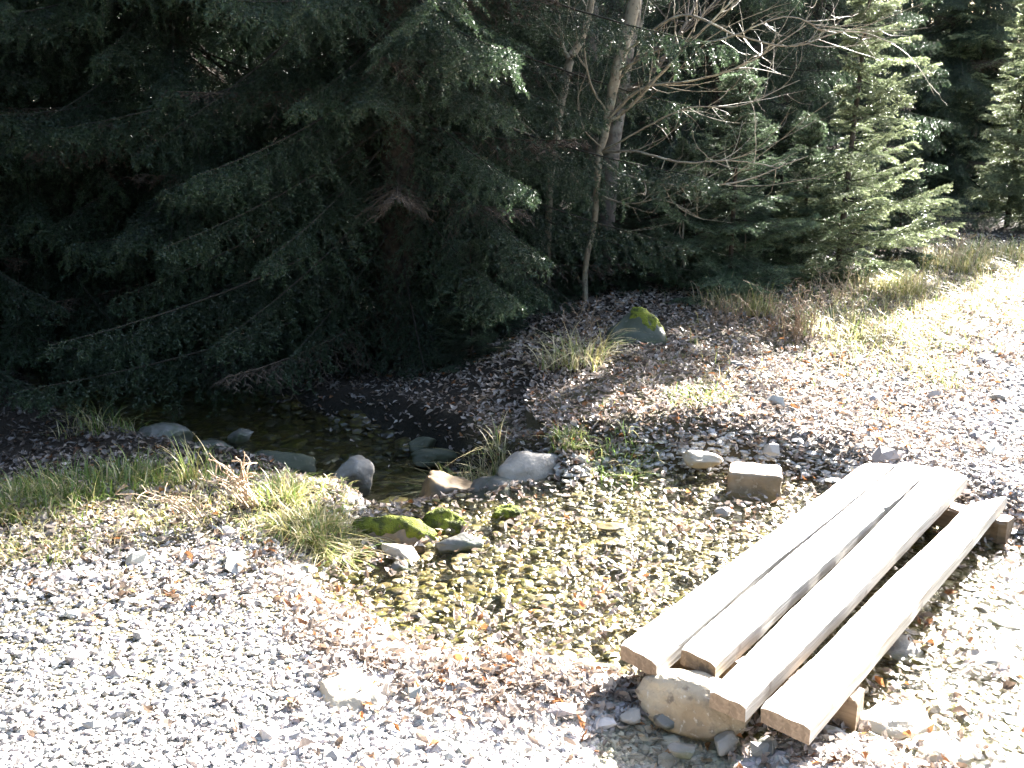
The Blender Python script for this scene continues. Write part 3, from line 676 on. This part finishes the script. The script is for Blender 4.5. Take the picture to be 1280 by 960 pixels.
# the wood behind
r = np.random.default_rng(21); spots = []
for i in range(4000):
    x = r.uniform(-22, 34); y = r.uniform(6, 46); dl = DL(x, y)
    if (x > 8.5 and -.786*(x-2.8)+.618*(y-8.2) < 2.2) or dl < (1.3 if x > 8.5 else 3.0) or dl > 34 or abs(x) > y*.75+5: continue
    if dl < 5 and -6 < x < 8.5: continue
    if any((x-a)**2+(y-b)**2 < 2.5**2 for a, b in spots): continue
    q = creek(np.array(x), np.array(y))[3]
    if q < .4: continue
    if any((x-px_tree(p, yy)[0])**2+(y-yy)**2 < 3 for p, yy, _, _ in front): continue
    spots.append((x, y))
    if len(spots) > 95: break
for i, (x, y) in enumerate(spots):
    plant_tree('far', far_[i % 2], x, y, r.random()*6.28, 'dark spruce standing deep in the shaded wood behind the front row', .85+.4*r.random(), 'spruces deep in the wood')
high = spruce(350, 12.8, 3.3, 6.0, .42, 7, .6, .13, .5, 90, .05, .013, DARK, zdet=0, trunk_r=.16, bare=.2)
plant_tree('high', high, 8.0, 16.9, 1., 'tall dark trunk with no low boughs standing behind the slender sunlit spruce')
# unseen spruces added behind and left of the viewpoint to cut sky fill
r = np.random.default_rng(77)
for i in range(20):
    a = math.radians(118+i*155/19); d = 6.5+3*r.random()
    plant_tree('far', far_[i % 2], math.sin(a)*d, math.cos(a)*d, r.random()*6.28, 'unseen dark spruce added behind the viewpoint to block sky light', .9+.3*r.random(), 'added sky blocking spruces behind the viewpoint')
for i, (x, y) in enumerate([(-6.2, 6.4), (-7.0, 3.6), (-7.6, .8), (-8.2, -1.6)]):  # out of view, added to keep sky light off the hollow
    plant_tree('big', big[i % 3], x, y, i*2.3, 'unseen tall spruce added on the left bank to block sky light', 1, 'added sky blocking spruces on the left bank')
# young spruces
def azf1(az, z): return 1.05+.35*math.cos(az-.1) if z < 1.3 else .65+.5*math.cos(az+.1)
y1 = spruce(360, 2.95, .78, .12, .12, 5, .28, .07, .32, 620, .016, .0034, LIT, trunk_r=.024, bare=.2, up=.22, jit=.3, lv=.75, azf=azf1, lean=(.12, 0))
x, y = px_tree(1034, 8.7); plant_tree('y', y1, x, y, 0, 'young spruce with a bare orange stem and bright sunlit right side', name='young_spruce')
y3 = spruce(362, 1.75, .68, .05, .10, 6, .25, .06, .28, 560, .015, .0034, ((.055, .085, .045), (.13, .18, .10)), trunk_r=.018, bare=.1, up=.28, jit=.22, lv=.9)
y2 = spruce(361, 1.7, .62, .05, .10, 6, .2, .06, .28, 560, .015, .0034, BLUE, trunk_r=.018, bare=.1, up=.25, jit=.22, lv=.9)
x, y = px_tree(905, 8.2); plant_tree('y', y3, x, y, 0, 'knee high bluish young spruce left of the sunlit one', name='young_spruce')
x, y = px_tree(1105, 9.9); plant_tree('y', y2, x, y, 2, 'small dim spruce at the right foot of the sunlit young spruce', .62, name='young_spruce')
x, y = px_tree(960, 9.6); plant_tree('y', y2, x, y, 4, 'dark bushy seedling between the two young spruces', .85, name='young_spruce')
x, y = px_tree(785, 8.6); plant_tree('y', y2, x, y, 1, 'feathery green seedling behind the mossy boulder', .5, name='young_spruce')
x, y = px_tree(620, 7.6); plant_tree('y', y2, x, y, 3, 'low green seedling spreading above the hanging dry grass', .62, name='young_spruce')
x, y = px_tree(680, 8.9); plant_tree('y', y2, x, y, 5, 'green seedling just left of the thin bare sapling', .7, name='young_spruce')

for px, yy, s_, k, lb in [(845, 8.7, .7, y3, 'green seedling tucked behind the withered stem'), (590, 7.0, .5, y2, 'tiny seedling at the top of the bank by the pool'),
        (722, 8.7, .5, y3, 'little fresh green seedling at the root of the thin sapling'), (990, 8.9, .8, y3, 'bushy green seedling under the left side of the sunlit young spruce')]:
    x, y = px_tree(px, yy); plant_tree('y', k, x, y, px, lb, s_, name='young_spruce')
# ------------------------------------------------------------------ bare broadleaf trees
def px_r(b): return b[-1][0] > b[0][0]
def bare_tree(name, main, radii, boughs, m, label, seed, k=10, cat='bare tree'):
    """main: list of (px,py,depth); boughs: list of (list of (px,py,depth), r0)"""
    r = np.random.default_rng(seed); base = ad(*main[0]); o = empty(name, base); tag(o, label, cat)
    P = smooth_path([ad(*p) for p in main], wob=.004, seed=seed)-base
    t = TB(); t.tube(P, np.interp(np.linspace(0, 1, len(P)), np.linspace(0, 1, len(radii)), radii), k); obj('trunk', t.mesh('trunk', m), o)
    def shoots(tb, Q, r0, depth, n):
        for j in range(n):
            i = int(len(Q)*(.2+.75*r.random())); i = min(max(i, 1), len(Q)-2)
            d = Q[i+1]-Q[i-1]; d /= np.linalg.norm(d)+1e-9
            e = d*.8+r.normal(size=3)*.55; e[2] += .12; e /= np.linalg.norm(e); L = (.18+.5*r.random())*(1 if depth == 0 else .45)
            bend = r.normal(size=3)*.35; bend[2] += .3
            S = np.array([Q[i]+e*L*u+bend*L*.6*u*u for u in np.linspace(0, 1, 7)])+r.normal(size=(7, 3))*.006*np.linspace(0, 1, 7)[:, None]
            rr = max(.0022, r0*.4); tb.tube(S, rr*.8*(1-np.linspace(0, 1, 7)*.7), 4)
            if depth == 0: shoots(tb, S, rr, 1, 2)
    for bg_, r0 in boughs:
        tb = TB(); Q = smooth_path([ad(*p) for p in bg_], wob=.003, seed=seed+len(bg_))-base
        tb.tube(Q, r0*(1-np.linspace(0, 1, len(Q))*.8)+.001, 6); shoots(tb, Q, r0, 0, int(5+np.linalg.norm(Q[-1]-Q[0])*(4.5 if name != 'bare_sapling' or px_r(bg_) else 1)))
        obj('bough', tb.mesh('bough', m), o)
    return o
bare_tree('bare_sapling', [(733, 408, 8.2), (732, 330, 8.2), (742, 270, 8.15), (747, 200, 8.1), (758, 150, 8.1), (770, 90, 8.1), (792, 0, 8.1), (800, -90, 8.1)],
    [.026, .024, .026, .03, .042, .05, .045], [
    ([(757, 155, 8.1), (790, 130, 8.0), (850, 65, 7.9), (900, 15, 7.8), (960, -40, 7.8)], .016),
    ([(758, 150, 8.1), (800, 112, 7.9), (870, 100, 7.7), (940, 75, 7.6), (1010, 30, 7.6)], .013),
    ([(752, 190, 8.1), (790, 190, 7.9), (850, 203, 7.7), (910, 200, 7.6), (975, 210, 7.6)], .012),
    ([(750, 200, 8.1), (785, 222, 7.9), (850, 232, 7.6), (930, 225, 7.5), (1010, 195, 7.5)], .013),
    ([(770, 90, 8.1), (830, 60, 7.8), (900, 50, 7.6), (980, 20, 7.5), (1030, 40, 7.5)], .011),
    ([(775, 70, 8.1), (850, 20, 7.8), (920, 45, 7.6), (985, 60, 7.5), (1060, 40, 7.5), (1120, 55, 7.5)], .010),
    ([(745, 240, 8.1), (780, 255, 7.8), (830, 250, 7.6), (880, 275, 7.5)], .008),
    ([(740, 250, 8.1), (700, 200, 8.0), (650, 150, 8.0), (625, 105, 8.0)], .007),
    ([(760, 140, 8.1), (735, 100, 8.0), (728, 40, 8.0), (740, -20, 8.0)], .010),
    ([(765, 110, 8.1), (800, 60, 8.0), (800, 0, 8.0)], .010),
    ([(752, 185, 8.1), (730, 160, 7.9), (722, 120, 7.9)], .006),
    ([(750, 190, 8.1), (805, 160, 7.8), (860, 135, 7.6), (930, 130, 7.5), (1000, 100, 7.5)], .008)], M_twig,
    'thin stemmed bare sapling whose many curved twigs fan out to the right', 401)
bare_tree('bare_tree', [(752, 420, 9.3), (756, 300, 9.3), (762, 200, 9.3), (775, 100, 9.3), (790, 10, 9.3), (805, -150, 9.3)], [.09, .08, .075, .075, .07, .06], [
    ([(776, 120, 9.3), (815, 90, 9.1), (850, 40, 9.0), (880, -20, 9.0)], .03),
    ([(780, 80, 9.3), (840, 50, 9.0), (900, 0, 8.9)], .018)], M_greybark, 'thick grey bare trunk leaning slightly right behind the thin sapling', 402, 14)
bare_tree('bare_tree', [(738, 420, 10.2), (737, 250, 10.2), (738, 100, 10.2), (742, -100, 10.2)], [.09, .085, .08, .07], [
    ([(738, 130, 10.2), (700, 70, 10), (690, 0, 10)], .015)], M_greybark, 'dim straight trunk just left of the thick grey one', 403, 12)
bare_tree('bare_sapling', [(686, 430, 8.6), (684, 330, 8.6), (686, 230, 8.6), (694, 160, 8.6), (703, 110, 8.6), (712, 70, 8.6), (728, 40, 8.6), (737, 0, 8.6), (742, -70, 8.6)],
    [.028, .028, .03, .034, .036, .036, .03, .028, .02], [
    ([(711, 72, 8.6), (700, 45, 8.6), (696, 0, 8.6), (698, -60, 8.6)], .022),
    ([(686, 196, 8.6), (665, 170, 8.5), (635, 155, 8.4), (600, 138, 8.3), (570, 128, 8.2), (530, 100, 8.1), (500, 75, 8.0), (483, 55, 8.0), (465, 33, 8.0)], .012),
    ([(571, 128, 8.2), (553, 100, 8.1), (538, 70, 8.1), (536, 30, 8.1)], .006),
    ([(640, 160, 8.4), (615, 190, 8.3), (596, 200, 8.2), (560, 202, 8.2)], .005)], M_twig,
    'forked sapling with one long thin branch reaching up to the left', 404)
bare_tree('bare_sapling', [(925, 400, 9.0), (930, 300, 9.0), (926, 240, 9.0)], [.008, .006, .004], [], M_twig, 'dead upright stick among the young spruces', 405, 6)
bare_tree('bare_sapling', [(855, 335, 8.2), (852, 285, 8.2), (862, 255, 8.2)], [.010, .009, .005], [([(858, 265, 8.2), (850, 285, 8.15), (856, 310, 8.1)], .006)], M_twig, 'short withered stem draped with dead leaves beside the bluish young spruce', 406, 6)
# ------------------------------------------------------------------ dry stalks and weeds
def stalks(name, px, py, z, n, spread, hmin, hmax, r0, label, seed, tilt=.35, side=0, heads=True, cat='dry weeds', m=None):
    r = np.random.default_rng(seed); c = at(px, py, z); c[2] = float(height(c[0], c[1]))-.01; tb = TB()
    for i in range(n):
        a = r.random()*6.28; p = np.array([math.cos(a), math.sin(a), 0])*spread*r.random(); h = hmin+(hmax-hmin)*r.random()
        d = np.array([r.normal()*tilt+side, r.normal()*tilt, 1]); u = np.linspace(0, 1, 7)[:, None]
        S = p+d*h*u+np.array([d[0], d[1], -.6])*h*.35*u**3+r.normal(size=(7, 3))*.006*u
        tb.tube(S, r0*(1-.6*u[:, 0]), 5)
        if heads:
            for j in range(r.integers(2, 6)):
                q_ = S[r.integers(3, 7)]; e = r.normal(size=3); e[2] = abs(e[2]); e /= np.linalg.norm(e); l = .02+.05*r.random()
                tb.tube(np.array([q_, q_+e*l*.5, q_+e*l+np.array([0, 0, -.01])]), [r0*.5, r0*.4, r0*.9], 4)
    return tag(obj(name, tb.mesh(name, m or M_stalk), loc=c), label, cat)
M_stalk = mat('dry_stalks', (.42, .32, .22), .7, noise=[(40, 3, (.30, .2, .13), .5, .7)])
M_brownstalk = mat('brown_stalks', (.25, .18, .12), .8, noise=[(40, 3, (.15, .10, .07), .5, .7)])
stalks('dry_stalks', 318, 628, .05, 11, .05, .18, .32, .0045, 'bundle of pale dead stalks leaning left at the bank edge', 501, .10, side=-.38)
stalks('dry_stalks', 306, 626, .05, 3, .02, .28, .34, .005, 'tallest upright seed stalk among the dry stalks', 502, .03, side=.0)
stalks('dry_stalks', 250, 645, .03, 6, .08, .14, .22, .004, 'arched dry stems bending left over the verge', 503, .15, side=-.7)
stalks('dry_weeds', 992, 432, .1, 60, .30, .15, .50, .0028, 'thicket of brown dry weeds right of the mossy boulder', 504, .25, m=M_brownstalk)
stalks('dry_weeds', 905, 425, .1, 26, .22, .10, .38, .0025, 'sparse curled dry weeds below the bluish young spruce', 505, .3, m=M_brownstalk)
stalks('dry_weeds', 1050, 395, .1, 40, .3, .12, .42, .0026, 'sunlit tangle of straw stems under the young spruce', 506, .3)
stalks('dry_weeds', 1180, 345, .1, 36, .4, .12, .5, .003, 'tall pale weeds at the foot of the lit spruces', 507, .3)
stalks('dry_weeds', 730, 440, .1, 14, .15, .2, .4, .0025, 'dead stems at the foot of the thin bare sapling', 508, .3, m=M_brownstalk)
